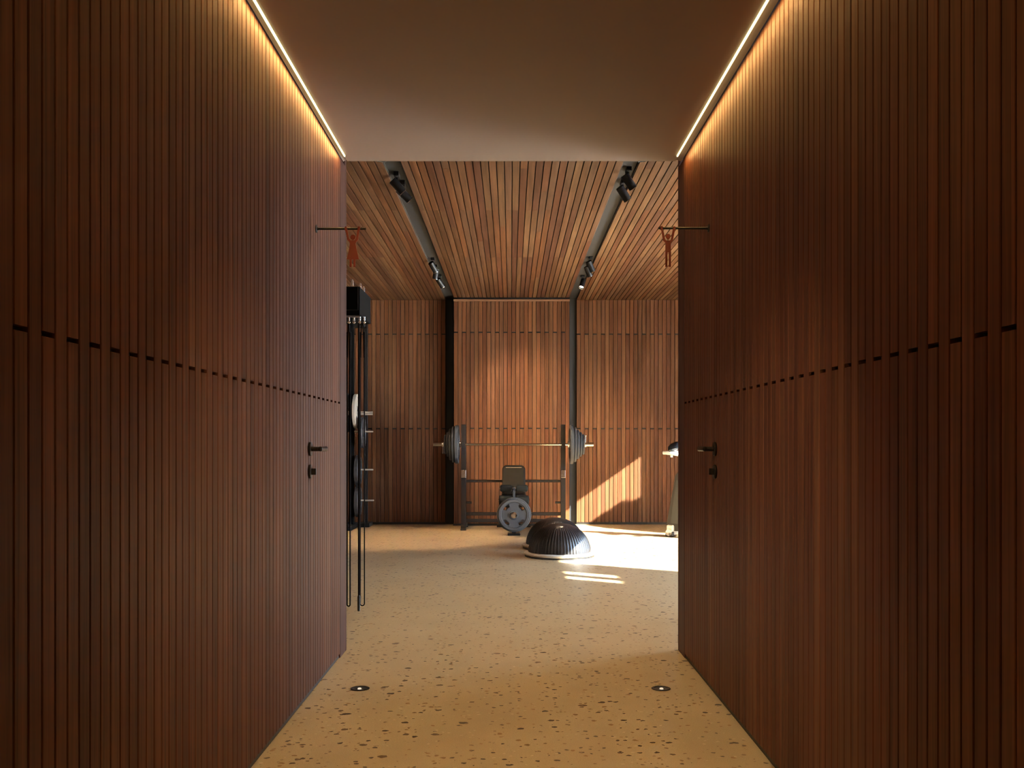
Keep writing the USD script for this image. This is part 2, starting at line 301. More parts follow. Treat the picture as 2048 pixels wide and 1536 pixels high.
# gym ceiling
gc = thing('ceiling_001', 'gym ceiling of long wooden boards running towards the back wall, split by two dark channels', 'ceiling', kind='structure')
obj('panel', cat_([box(GX0, -GOL - 0.012, YE, YB + 0.1, ZG + 0.02, ZG + 0.12), box(GOR + 0.012, GX1, YE, YB + 0.1, ZG + 0.02, ZG + 0.12), box(-GI + 0.012, GI + 0.003, YE, YB + 0.1, ZG + 0.02, ZG + 0.12),
     box(GX0, GX1, YC, YB + 0.14, ZG + 0.125, ZG + 0.2)]), 'backing', gc)
def ceil_field(x0, x1, y1):
    n = round((x1 - x0) / PB); p = (x1 - x0) / n
    for k in range(n):
        a, b = x0 + k * p + 0.0032, x0 + (k + 1) * p - 0.0032
        xm = min(abs(a), abs(b))
        ys = YE + 0.02 if xm < 1.35 else max(YE, xm / 329 * F - 0.35)   # boards whose near end lies behind the corridor wall start where they can first be seen
        if xm > 2.3: continue
        cuts = [ys]
        for c in (7.9, 9.9):
            c += rng.choice((-1.2, -0.6, 0, 0, 0, 0.6, 1.2)) if rng.random() < 0.6 else 0
            if c > cuts[-1] + 0.5: cuts.append(c)
        cuts.append(y1)
        for u, v in zip(cuts[:-1], cuts[1:]): obj('slat', slat(('z', ZG), a, b, u, v - 0.0015), tone('wood_ceiling'), gc)
ceil_field(-GOL - 26 * PB, -GOL, YB + 0.02); ceil_field(GOR, GOR + 26 * PB, YB + 0.02); ceil_field(-GI + 0.006, GI + 0.009, YM - 0.0)
rest = []
for x in [-GOL - k * PB for k in range(1, 44)] + [GOR + k * PB for k in range(0, 58)]:
    xm = min(abs(x + 0.0032), abs(x + PB - 0.0032))
    if xm < 1.35: continue
    y1 = YB if xm > 2.3 or not (-GOL - 26 * PB - 0.01 < x < GOR + 25.5 * PB) else max(YE, xm / 329 * F - 0.352)
    if y1 > YE + 0.1: rest.append(slat(('z', ZG), x + 0.0032, x + PB - 0.0032, YE + 0.02, min(y1, YB)))
tag(obj('slat_rows', cat_(rest), 'wood_ceiling_0', gc), kind='stuff')
# window wall on the right: tall glazing, and a small high window nearer the corridor
WY0, WY1, WZ = 6.33, 11.36, 2.70
HY0, HY1, HZ = 5.28, 5.84, 2.3
struct('wall_gym_right', cat_([box(GX1, GX1 + 0.15, YC, HY0, 0, ZG + 0.1), box(GX1, GX1 + 0.15, HY0, HY1, 0, HZ), box(GX1, GX1 + 0.15, HY0, WY1, WZ, ZG + 0.1), box(GX1, GX1 + 0.15, HY1, WY0, 0, WZ),
        box(GX1, GX1 + 0.15, WY1, YB + 0.2, 0, ZG + 0.1)]), 'brown_plaster', 'plaster side wall of the gym with the tall windows', 'wall')
for n, (a, b, z0, z1, cuts) in enumerate(((WY0, WY1, 0.0, WZ, [WY0, WY1]), (HY0, HY1, HZ, WZ, [HY0, (HY0 + HY1) / 2, HY1])), 1):
    w = thing(f'window_{n}', ('tall floor-length window of the gym', 'small high window of the gym')[n - 1], 'window', kind='structure')
    t = 0.03
    fr = [box(GX1 + 0.02, GX1 + 0.08, a, b, z1 - t, z1), box(GX1 + 0.02, GX1 + 0.08, a, b, z0, z0 + 0.02)]
    for k, c in enumerate(cuts):
        o = 0 if k == 0 else (-t if k == len(cuts) - 1 else -0.05); ww = 0.1 if 0 < k < len(cuts) - 1 else t
        fr.append(box(GX1 + 0.02, GX1 + 0.08, c + o, c + o + ww, z0, z1))
    obj('window_frame', cat_(fr), 'black_metal', w)
    obj('pane', box(GX1 + 0.046, GX1 + 0.052, a + 0.01, b - 0.01, z0 + 0.01, z1 - 0.01), 'window_glass', w)
struct('terrace', box(GX1 + 0.15, GX1 + 9, -2, 16, -0.14, -0.02), 'paving', 'pale paved terrace outside the windows', 'terrace')

# a clipped shrub on the terrace: its shadow rounds off the patch of sun on the back wall
t = thing('potted_shrub', 'clipped dark green shrub on the terrace outside the far end of the windows', 'shrub', (5.0, 10.45, -0.02))
ico = trimesh.creation.icosphere(5); v = ico.vertices.copy(); import meshkit
v = v * np.array([0.55, 0.78, 1.15]) * (1 + 0.16 * (meshkit.fbm(v * 4.0 + 9, 4, 3) - 0.5))[:, None]; ico.vertices = v + [0, 0, 1.62]
obj('foliage', ico, 'leaf_green', t, smooth=True)
obj('pot', lathe([(0, 0), (0.26, 0), (0.34, 0.5), (0.31, 0.5), (0.3, 0.45), (0, 0.45)], n=32), 'paving', t, smooth=35)

# ------------------------------------------------------------------ lamps
for side, s in (('left', -1), ('right', 1)):
    t = thing('led_strip_light', f'thin warm glowing light line set in the ceiling along the {side} corridor wall', 'light', group='light lines along the corridor ceiling')
    x0, x1 = sorted((s * LI, s * LO))
    obj('profile', cat_([box(x0 + 0.0003, x0 + 0.0013, Y0, YJ - 0.012, ZC + 0.0005, ZC + 0.02), box(x1 - 0.0013, x1 - 0.0003, Y0, YJ - 0.012, ZC + 0.0005, ZC + 0.02), box(x0 + 0.0003, x1 - 0.0003, Y0, YJ - 0.012, ZC + 0.02, ZC + 0.022)]), 'groove_metal', t)
    obj('diffuser', box(x0 + 0.0014, x1 - 0.0014, Y0 + 0.005, YJ - 0.014, ZC - 0.008, ZC + 0.010), 'led_glow', t)
    l = UsdLux.RectLight.Define(stage, str(t.GetPath()) + '/led_row')      # the lensed LEDs of the strip throw a narrow beam straight down the wall
    l.CreateWidthAttr(x1 - x0 - 0.003); l.CreateHeightAttr(YJ - 0.02 - Y0); l.CreateIntensityAttr(LED); l.CreateColorAttr(Gf.Vec3f(1.0, 0.56, 0.18))
    sh = UsdLux.ShapingAPI.Apply(l.GetPrim()); sh.CreateShapingConeAngleAttr(21.0)
    UsdGeom.Xformable(l).AddTranslateOp().Set(Gf.Vec3d((x0 + x1) / 2, (Y0 + YJ) / 2 - 0.005, ZC - 0.0085))

def spotlight(x, y, aim, label, power, cone=30, col=(1.0, 0.68, 0.38)):
    t = thing('track_spotlight', label, 'spotlight', (x, y, ZG + GD - 0.001), group='spotlights on the ceiling channels')
    aim = np.array(aim, float); aim /= np.linalg.norm(aim)
    zc = -0.088; c = np.array([0, 0, zc])
    obj('adapter', rbox(-0.018, 0.018, -0.06, 0.06, -0.03, 0.0, 0.003), 'black_metal', t)
    obj('stem', cyl((0, 0, -0.02), c, 0.008, 12), 'black_metal', t, smooth=40)
    L, r = 0.115, 0.031
    b0, b1 = c - aim * L * 0.45, c + aim * L * 0.55
    obj('barrel', lathe([(0, 0), (r - 0.004, 0), (r, 0.004), (r, L), (r - 0.003, L), (r - 0.003, L - 0.02), (0, L - 0.02)], b0, aim, 28), 'black_metal', t, smooth=35)
    obj('rim', lathe([(r - 0.002, L - 0.001), (r + 0.0012, L - 0.001), (r + 0.0012, L + 0.002), (r - 0.002, L + 0.002), (r - 0.002, L - 0.001)], b0, aim, 28), 'chrome', t, smooth=35)
    obj('lens', lathe([(0, L - 0.019), (r - 0.0035, L - 0.019), (r - 0.0035, L - 0.016), (0, L - 0.012)], b0, aim, 24), 'spot_lens' if power else 'chrome', t, smooth=35)
    if power:
        l = UsdLux.SphereLight.Define(stage, str(t.GetPath()) + '/bulb')
        l.CreateRadiusAttr(0.02); l.CreateIntensityAttr(power * SPOT / (4 * PI * 0.02 ** 2) ); l.CreateColorAttr(Gf.Vec3f(*col))
        sh = UsdLux.ShapingAPI.Apply(l.GetPrim()); sh.CreateShapingConeAngleAttr(cone); sh.CreateShapingConeSoftnessAttr(0.7)
        p = b0 + aim * (L + 0.022); A, B, D = frame(-aim)
        UsdGeom.Xformable(l).AddTransformOp().Set(Gf.Matrix4d(*A, 0, *B, 0, *D, 0, *map(float, p), 1))
TL, TR = -0.83, 0.84
for x, y, aim, label, power, *more in (
    (TL, 6.10, (-0.05, 0.1, -1), 'black spotlight on the left channel nearest the corridor, half hidden by the ceiling edge', 5.5, 55, (1.0, 0.80, 0.48)),
    (TL, 6.92, (0.62, 0.25, -0.66), 'black spotlight on the left channel, rear head of the nearest full pair', 0),
    (TL + 0.02, 7.15, (0.66, 0.45, -0.58), 'black spotlight with bright rim on the left channel, front of the nearest full pair', 0),
    (TL, 10.1, (0.45, 0.55, -0.75), 'small black spotlight on the left channel, first of the far three', 30),
    (TL, 10.5, (-0.15, 0.15, -0.95), 'small black spotlight on the left channel, middle of the far three', 27),
    (TL, 11.1, (0.5, 0.55, -0.7), 'small black spotlight on the left channel, closest to the back wall', 20),
    (TR, 6.10, (0.1, 0.1, -1), 'black spotlight on the right channel nearest the corridor, half hidden by the ceiling edge', 5.5, 55, (1.0, 0.80, 0.48)),
    (TR, 6.80, (0.55, 0.2, -0.75), 'black spotlight on the right channel, rear head of the nearest full pair', 0),
    (TR, 7.12, (0.55, 0.3, -0.72), 'black spotlight on the right channel, front head of the nearest full pair', 0),
    (TR, 10.05, (0.4, 0.3, -0.8), 'small black spotlight on the right channel, first of the far three', 0),
    (TR, 10.35, (0.35, 0.3, -0.85), 'small black spotlight on the right channel, middle of the far three', 0),
    (TR, 11.15, (-0.25, -0.45, -0.8), 'small black spotlight on the right channel with a bright lens facing the corridor', 4)):
    spotlight(x, y, aim, label, power, *more)
t = thing('ceiling_downlight', 'round recessed tilted downlight in the corridor ceiling shining towards the gym', 'ceiling light', (0.0, 2.2, ZC))
obj('ring', lathe([(0.045, -0.004), (0.065, -0.003), (0.065, 0.0), (0.045, 0.0), (0.045, -0.004)], n=40), 'bronze', t, smooth=40)
obj('lens', lathe([(0, -0.002), (0.044, -0.002), (0.044, -0.0005), (0, -0.0005)], n=40), 'downlight_lens', t)
l = UsdLux.SphereLight.Define(stage, str(t.GetPath()) + '/bulb'); l.CreateRadiusAttr(0.03); l.CreateIntensityAttr(DOWN / (4 * PI * 0.03 ** 2)); l.CreateColorAttr(Gf.Vec3f(1.0, 0.86, 0.56))
sh = UsdLux.ShapingAPI.Apply(l.GetPrim()); sh.CreateShapingConeAngleAttr(42.0); sh.CreateShapingConeSoftnessAttr(0.9)
A, B, D = frame((0, -0.5, 1)); UsdGeom.Xformable(l).AddTransformOp().Set(Gf.Matrix4d(*A, 0, *B, 0, *D, 0, 0, 0.0, -0.036, 1))
for side, px in (('left', 720), ('right', 1322)):
    p = at(px, 1377.5, 4.253); t = thing('floor_uplight', f'small round dark light set in the floor by the {side} corridor wall', 'floor light', (p[0], p[1], 0), 'round lights set in the corridor floor')
    obj('bezel', lathe([(0.030, 0.001), (0.043, 0.001), (0.043, 0.0022), (0.040, 0.004), (0.033, 0.004), (0.030, 0.0025), (0.030, 0.001)], n=48), 'bronze', t, smooth=40)
    obj('housing', lathe([(0, 0.0008), (0.031, 0.0008), (0.031, 0.0018), (0, 0.0018)], n=40), 'black_plastic', t)
    obj('lens', lathe([(0, 0.0016), (0.009, 0.0016), (0.009, 0.004), (0.006, 0.007), (0, 0.008)], (0, -0.012, 0), n=24), 'uplight_lens', t, smooth=40)

# ------------------------------------------------------------------ the two wall bars with hanging figures
def fig_poly(pts, k): return Polygon([((x - k[0]) / k[2], (k[1] - y) / k[2]) for x, y in pts])
def figure(kind):
    k = (400, 240, 14.63 * 446)        # measured sketch units to metres, origin at the bar
    P = lambda x, y: ((x - k[0]) / k[2], (k[1] - y) / k[2])
    L = lambda pts, w: LineString([P(*q) for q in pts]).buffer(w / k[2] / 2, quad_segs=4)
    if kind == 'girl':
        parts = [L([(190, 215), (262, 560), (340, 640)], 66), L([(575, 215), (520, 560), (450, 640)], 66), Point(P(402, 505)).buffer(78 / k[2], quad_segs=6),
                 fig_poly([(262, 560), (340, 590), (455, 590), (525, 560), (478, 690), (500, 830), (575, 1150), (218, 1150), (290, 830), (312, 690)], k),
                 fig_poly([(303, 1140), (364, 1140), (364, 1372), (303, 1372)], k), fig_poly([(415, 1140), (472, 1140), (472, 1372), (415, 1372)], k)]
    else:
        o = -120
        parts = [L([(335 + o, 225), (408 + o, 600), (470 + o, 650)], 62), L([(705 + o, 225), (632 + o, 600), (570 + o, 650)], 62), Point(P(520 + o, 490)).buffer(72 / k[2], quad_segs=6),
                 fig_poly([(390 + o, 610), (650 + o, 610), (600 + o, 680), (604 + o, 960), (440 + o, 960), (442 + o, 680)], k),
                 fig_poly([(440 + o, 950), (502 + o, 950), (500 + o, 1382), (440 + o, 1382)], k), fig_poly([(544 + o, 950), (604 + o, 950), (604 + o, 1382), (544 + o, 1382)], k), Point(P(522 + o, 560)).buffer(28 / k[2])]
    return unary_union(parts)
for kind, X, s, py, x_end, px_fig, lab in (('girl', XL, 1, 457.5, 732, 706.5, 'red flat cut-out of a girl in a dress hanging from a black wall bar'),
                                          ('boy', XR, -1, 456.5, 1316.5, 1335.5, 'red flat cut-out of a long-legged boy hanging by both hands from a black wall bar')):
    d = 4.262; z = EYE + (CY - py) * d / F
    t = thing('figure_sign', lab, 'sign', (X, d, z), 'hanging figure signs beside the doors')
    xe = (x_end - CX) * d / F - X; xfig = (px_fig - CX) * d / F - X
    obj('wall_plate', cat_([lathe([(0, 0), (0.018, 0), (0.018, 0.004), (0.014, 0.006), (0, 0.006)], (0, 0, 0), (s, 0, 0)), cyl((0.004 * s, 0, 0), (0.012 * s, 0, 0), 0.009, 20, 0.006)]), 'black_metal', t, smooth=35)
    obj('bar', cyl((0, 0, 0), (xe, 0, 0), 0.0052, 18), 'black_metal', t, smooth=40)
    g = figure(kind); m = prism(g, -0.009, -0.005); m.apply_translation([xfig, 0, 0])
    bx = m.bounds.mean(0)[0]
    hooks = []
    for hx in ((190, 575) if kind == 'girl' else (215, 585)):
        u = xfig + (hx - 400) / (14.63 * 446)
        hooks += [lathe([(0.0055, -0.005), (0.009, -0.005), (0.009, 0.005), (0.0055, 0.005), (0.0055, -0.005)], (u, 0, 0), (1, 0, 0), 20)]
    obj('figure', cat_([m] + hooks), 'red_acrylic', t)

# ------------------------------------------------------------------ rope hanger just inside the gym on the left, with ropes
hd = 5.94; t = thing('rope_hanger', 'black wall-bracketed hanger box with chrome pins on top and hooks below', 'rope hanger', (-1.08, hd, 1.88))
def hx(px, d=hd): return (px - CX) * d / F + 1.08
obj('body', rbox(-0.13, 0.135, 0.0, 0.46, 0.02, 0.20, 0.006), 'matte_black', t, smooth=35)
fw = 0.008
obj('front_frame', cat_([box(-0.12, 0.125, -0.004, 0.001, 0.05, 0.05 + fw / 2), box(0.121, 0.125, -0.004, 0.001, 0.05, 0.195)]), 'grey_plastic', t)
obj('arm', cat_([rbox(-0.1, -0.04, YE - hd + 0.012, 0.01, 0.08, 0.14, 0.004), rbox(-0.13, -0.01, YE - hd + 0.0101, YE - hd + 0.022, 0.03, 0.19, 0.004)]), 'black_metal', t)
for u, v in ((-0.10, 0.02), (-0.03, 0.02), (0.04, 0.02), (0.085, 0.02), (0.115, 0.14), (0.115, 0.28)):
    obj('pin', lathe([(0, 0), (0.009, 0), (0.009, 0.040), (0.007, 0.046), (0, 0.046)], (u, v, 0.199), n=16), 'chrome', t, smooth=40)
hooks_at = [hx(697), hx(707), hx(718.5), hx(727.5)]
obj('hook_rail', box(-0.12, 0.13, 0.012, 0.03, 0.008, 0.022), 'chrome', t)
for u in hooks_at:
    obj('hook', cat_([cyl((u, 0.02, 0.012), (u, 0.02, -0.02), 0.006, 14), trimesh.creation.icosphere(2, 0.010).apply_translation([u, 0.02, -0.022])]), 'chrome', t, smooth=40)
def rope_loop(pxa, pxb, zb, r, label):
    xa, xb = (pxa - CX) * hd / F, (pxb - CX) * hd / F; c, h = (xa + xb) / 2, (xb - xa) / 2
    t = thing('jump_rope', label, 'jump rope', (c, hd + 0.03, zb), 'jump ropes on the hanger')
    H = 1.856 - zb
    pts = [(-0.3 * h, 0, H), (-h, 0, H - 0.2), (-h, 0, 0.4)] + [(-h * math.cos(a), 0, h - h * math.sin(a)) for a in np.linspace(0, PI, 9)] + [(h, 0, 0.4), (h, 0, H - 0.2), (0.3 * h, 0, H)]
    obj('cord', tube(pts, r, 8), 'rope_black', t, smooth=40)
    for sgn in (-1, 1): obj('handle', cyl((sgn * h, 0, H - 0.22), (sgn * h * 0.9, 0, H - 0.06), 0.0065, 14, 0.008), 'rope_black', t, smooth=40)
rope_loop(692.5, 698.5, 0.075, 0.0042, 'thin dark jump rope hung in a long loop against the corridor wall edge')
rope_loop(718.9, 727.3, 0.078, 0.0036, 'thin dark jump rope hung in a long narrow loop, right of the thick strap')
t = thing('hanging_strap', 'thick dark strap hanging straight down almost to the floor between two thin ropes', 'strap', ((718.0 - CX) * hd / F, hd - 0.006, 0.05))
obj('strap', rbox(-0.0055, 0.0055, -0.004, 0.004, 0.05, 1.80, 0.003), 'rope_black', t)
obj('end_grip', lathe([(0, 0), (0.008, 0), (0.009, 0.01), (0.009, 0.09), (0.006, 0.1), (0, 0.1)], n=16), 'black_plastic', t, smooth=40)

# ------------------------------------------------------------------ plate rack in the far left corner
def plate(name_label, cat_label, c, axis, r, th, m, group=None, slots=False, bore=0.026):
    t = thing('weight_plate', name_label, cat_label, c, 'weight plates ' + ('on the barbell' if 'barbell' in name_label else 'on the bench' if 'bench' in name_label else 'on the plate rack'))
    e = min(0.006, th / 3); h = th / 2
    prof = [(bore, -h), (r * 0.28, -h), (r * 0.30, -h + th * 0.28), (r * 0.80, -h + th * 0.28), (r * 0.83, -h), (r - e, -h), (r, -h + e), (r, h - e), (r - e, h), (r * 0.83, h), (r * 0.80, h - th * 0.28), (r * 0.30, h - th * 0.28), (r * 0.28, h), (bore, h), (bore, -h)]
    disc = lathe(prof, (0, 0, 0), (0, 0, 1), 56)
    if slots:
        M = m3.Manifold(m3.Mesh(np.array(disc.vertices, np.float32), np.array(disc.faces, np.uint32)))
        for a in (45, 135, 225, 315):
            c0 = m3.CrossSection([[(math.cos(q) * rr, math.sin(q) * rr) for q, rr in [(x, r * 0.76) for x in np.linspace(math.radians(a - 20), math.radians(a + 20), 9)] + [(x, r * 0.56) for x in np.linspace(math.radians(a + 17), math.radians(a - 17), 9)]]])
            M = M - m3.Manifold.extrude(c0, th * 3).translate([0, 0, -th * 1.5])
        disc = tm(M)
    A, B, D = frame(axis); R = np.eye(4); R[:3, 0], R[:3, 1], R[:3, 2] = A, B, D
    if np.linalg.det(R[:3, :3]) < 0: R[:3, 0] *= -1
    if slots:
        R[:3, 0], R[:3, 1], R[:3, 2] = (1, 0, 0), (0, 0, 1), (0, -1, 0)
    disc.apply_transform(R)
    obj('disc', disc, m, t, smooth=35)
    hub = lathe([(bore - 0.0005, -h - 0.001), (bore + 0.008, -h - 0.001), (bore + 0.008, h + 0.001), (bore - 0.0005, h + 0.001), (bore - 0.0005, -h - 0.001)], (0, 0, 0), (0, 0, 1), 28); hub.apply_transform(R)
    obj('hub', hub, 'chrome' if m != 'cream_plate' else 'dark_plate', t, smooth=35)
    return t
RX, RY = -2.06, 12.3
t = thing('plate_rack', 'tall black two-post plate rack with pegs in the far left of the gym', 'plate rack', (RX, RY, 0))
obj('post', rbox(-0.035, 0.03, -0.035, 0.035, 0.012, 2.76, 0.004), 'matte_black', t); obj('post', rbox(0.12, 0.165, 0.23, 0.29, 0.012, 2.76, 0.004), 'rack_metal', t)
obj('foot', rbox(-0.06, 0.06, -0.42, 0.3, 0.0, 0.05, 0.006), 'black_metal', t); obj('foot', rbox(0.08, 0.21, 0.10, 0.42, 0.0, 0.05, 0.006), 'black_metal', t)
obj('cross_tie', rbox(0.0, 0.14, 0.0, 0.26, 2.62, 2.68, 0.005), 'black_metal', t)
for z, r, x1 in ((1.247, 0.011, 0.27), (0.754, 0.011, 0.27), (0.356, 0.011, 0.28)):
    obj('peg', lathe([(0, 0), (r, 0), (r, x1 - 0.026), (r * 0.8, x1 - 0.022), (0, x1 - 0.022)], (0.028, 0, z), (1, 0, 0), 20), 'peg_steel', t, smooth=40)
obj('peg', cat_([cyl((-0.09, 0, 1.485 + q), (0.27, 0, 1.485 + q), 0.0115, 16) for q in (-0.0125, 0.0125)]), 'peg_steel', t, smooth=40, label='double steel peg, the topmost of the rack')
plate('cream weight plate on the top peg of the far left plate rack', 'weight plate', (RX + 0.055, RY, 1.51), (1, 0, 0), 0.225, 0.045, 'cream_plate', bore=0.052)
plate('thin grey weight plate behind the cream one on the far left plate rack', 'weight plate', (RX - 0.058, RY, 1.49), (1, 0, 0), 0.25, 0.03, 'grey_plate', bore=0.052)
plate('dark weight plate on the second peg of the far left plate rack', 'weight plate', (RX + 0.14, RY, 1.247 - 0.012), (1, 0, 0), 0.20, 0.035, 'dark_plate').GetPath()
plate('dark weight plate on the third peg of the far left plate rack', 'weight plate', (RX + 0.080, RY, 0.754 - 0.012), (1, 0, 0), 0.20, 0.05, 'dark_plate')
plate('dark weight plate on the lowest peg of the far left plate rack', 'weight plate', (RX + 0.080, RY, 0.356 - 0.012), (1, 0, 0), 0.20, 0.05, 'dark_plate')

# ------------------------------------------------------------------ bench press rack, barbell and plates
KX, KY = 0.03, 12.05
t = thing('bench_press_rack', 'dark steel bench press rack with two uprights and low cross bars before the middle panel', 'rack', (KX, KY, 0))
for s in (-1, 1):
    obj('upright', rbox(s * 0.63 - 0.03, s * 0.63 + 0.03, -0.03, 0.03, 0.06, 1.335, 0.004), 'rack_metal', t)
    obj('foot', rbox(s * 0.63 - 0.03, s * 0.63 + 0.03, -0.12, 0.42, 0.02, 0.075, 0.004), 'rack_metal', t)
    for y in (-0.09, 0.39): obj('rubber_pad', rbox(s * 0.63 - 0.035, s * 0.63 + 0.035, y - 0.035, y + 0.035, 0.0, 0.024, 0.004), 'black_plastic', t)
    obj('bar_hook', cat_([rbox(s * 0.63 - 0.022, s * 0.63 + 0.022, -0.10, -0.028, 1.045, 1.066, 0.003), rbox(s * 0.63 - 0.022, s * 0.63 + 0.022, -0.112, -0.095, 1.045, 1.11, 0.003)]), 'black_metal', t)
    obj('safety_hook', cat_([rbox(s * 0.63 - 0.028, s * 0.63 + 0.028, -0.045, -0.028, 0.66, 0.76, 0.003), cyl((s * 0.63, -0.04, 0.70), (s * 0.63, -0.14, 0.70), 0.012, 14)]), 'chrome', t, smooth=30)
    obj('storage_peg', cyl((s * 0.6, 0, 0.345), (s * 0.53, 0, 0.345), 0.014, 14), 'black_metal', t, smooth=40)
for z, h, y in ((0.615, 0.016, 0.05), (0.20, 0.02, 0.02), (0.115, 0.022, 0.02)):
    obj('cross_bar', rbox(-0.61, 0.61, y - 0.02, y + 0.02, z - h, z + h, 0.004), 'rack_metal', t)
BY, BZ = KY - 0.062, 1.0815
t = thing('barbell', 'long chrome barbell lying across the hooks of the bench press rack', 'barbell', (KX, BY, BZ))
obj('shaft', cyl((-0.66, 0, 0), (0.70, 0, 0), 0.0145, 20), 'chrome', t, smooth=40)
for a, b in ((-1.012, -0.6735), (0.695, 1.012)):
    fl = -0.6735 if a < 0 else 0.695
    obj('sleeve', cat_([cyl((a, 0, 0), (b, 0, 0), 0.025, 24), cyl((fl - 0.008, 0, 0), (fl + 0.008, 0, 0), 0.038, 24)]), 'chrome', t, smooth=35)
names = ['largest', 'second largest', 'middle-sized', 'second smallest', 'smallest']
for side, s, x0, rs in (('left', -1, -0.685, (0.243, 0.229, 0.200, 0.155, 0.122)), ('right', 1, 0.707, (0.247, 0.222, 0.184, 0.155, 0.128))):
    x = x0
    for k, r in enumerate(rs):
        th = (0.05, 0.036, 0.036, 0.032, 0.03)[k]
        plate(f'{names[k]} grey weight plate on the {side} end of the barbell', 'weight plate', (KX + x + s * th / 2, BY, BZ), (1, 0, 0), r, th - 0.004, 'grey_plate'); x += s * (th + 0.001)
    t = thing('barbell_collar', f'chrome spring collar clamping the plates on the {side} end of the barbell', 'collar', (KX + x + s * 0.012, BY, BZ), 'collars of the barbell')
    obj('ring', lathe([(0.0255, -0.01), (0.036, -0.01), (0.036, 0.01), (0.0255, 0.01), (0.0255, -0.01)], (0, 0, 0), (1, 0, 0), 28), 'chrome', t, smooth=35)
    z = -1 if s < 0 else 1
    obj('lever', cat_([cyl((0, -0.02, z * 0.03), (0, -0.03, z * 0.105), 0.006, 12), trimesh.creation.icosphere(2, 0.013).apply_translation([0, -0.03, z * 0.108])]), 'chrome', t, smooth=40)

# ------------------------------------------------------------------ bench with leg developer
bx, by = 0.035, 11.3
t = thing('weight_bench', 'dark padded weight bench with foam leg rollers, standing end-on in front of the rack', 'bench', (bx, by, 0))
pad = trimesh.convex.convex_hull(np.vstack([np.c_[np.array(Polygon([(-0.085, -0.24), (0.085, -0.24), (0.085, 0.18), (-0.085, 0.18)]).buffer(q, quad_segs=6).exterior.coords)[:, 0], np.full(29, y), np.array(Polygon([(-0.085, -0.24), (0.085, -0.24), (0.085, 0.18), (-0.085, 0.18)]).buffer(q, quad_segs=6).exterior.coords)[:, 1]] for q, y in ((0.045, 0.0), (0.06, 0.012), (0.06, 0.055), (0.045, 0.07))])); pad.apply_transform(trimesh.transformations.rotation_matrix(-0.35, [1, 0, 0])); pad.apply_translation([0, 0.55, 0.60])
obj('backrest', pad, 'olive_vinyl', t, smooth=40)
pp = [(-0.12, 0, 0.215), (0.12, 0, 0.215)]; pm = tube([(-0.10, -0.002, 0.205), (0.10, -0.002, 0.205)], 0.005); pm.apply_transform(trimesh.transformations.rotation_matrix(-0.35, [1, 0, 0])); pm.apply_translation([0, 0.55, 0.60])
obj('piping', pm, 'piping', t, smooth=40)
obj('seat', rbox(-0.15, 0.15, 0.20, 0.46, 0.42, 0.49, 0.03, 20), 'olive_vinyl', t, smooth=40)
for z, r, w, y in ((0.555, 0.042, 0.17, 0.14), (0.415, 0.058, 0.182, 0.05)):
    for s in (-1, 1):
        fo = lathe([(0, 0), (r - 0.012, 0), (r, 0.012), (r, w - 0.04), (r - 0.012, w - 0.025), (0, w - 0.025)], (s * 0.022, y, z), (s, 0, 0), 32)
        o = obj('foam_roller', fo, 'black_foam', t, smooth=40)
        obj('end_cap', lathe([(0, 0), (0.02, 0), (0.02, 0.006), (0, 0.006)], (s * (0.022 + w - 0.025), y, z), (s, 0, 0), 20), 'chrome', o)
obj('roller_axle', cat_([cyl((-0.15, 0.14, 0.555), (0.15, 0.14, 0.555), 0.012, 12), cyl((-0.15, 0.05, 0.415), (0.15, 0.05, 0.415), 0.012, 12)]), 'chrome', t)
obj('leg_lever', cat_([rbox(-0.014, 0.014, 0.03, 0.06, 0.20, 0.56, 0.004), rbox(-0.014, 0.014, 0.03, 0.30, 0.535, 0.57, 0.004)]), 'grey_plate', t)
obj('plate_peg', cat_([cyl((0, 0.05, 0.25), (0, -0.125, 0.25), 0.0225, 20), lathe([(0, 0), (0.036, 0), (0.036, 0.012), (0, 0.018)], (0, -0.107, 0.25), (0, -1, 0), 20)]), 'chrome', t, smooth=35)
obj('front_leg', cat_([rbox(-0.022, 0.022, 0.075, 0.12, 0.02, 0.44, 0.004), rbox(-0.075, 0.075, -0.02, 0.16, 0.0, 0.022, 0.006)]), 'black_metal', t)
obj('main_beam', rbox(-0.025, 0.025, 0.09, 1.15, 0.36, 0.42, 0.004), 'black_metal', t)
obj('rear_leg', cat_([rbox(-0.022, 0.022, 1.10, 1.145, 0.02, 0.38, 0.004), rbox(-0.22, 0.22, 1.09, 1.155, 0.0, 0.04, 0.005)]), 'black_metal', t)
obj('back_support', cyl((0, 0.82, 0.40), (0, 0.66, 0.64), 0.016, 14), 'black_metal', t, smooth=40)
plate('slotted grey weight plate on the front of the bench, nearest the corridor', 'weight plate', (bx, by - 0.078, 0.25), (0, 1, 0), 0.186, 0.036, 'grey_plate', slots=True)
plate('larger slotted grey weight plate on the bench front, behind the front plate', 'weight plate', (bx, by - 0.036, 0.25), (0, 1, 0), 0.205, 0.04, 'grey_plate', slots=True)

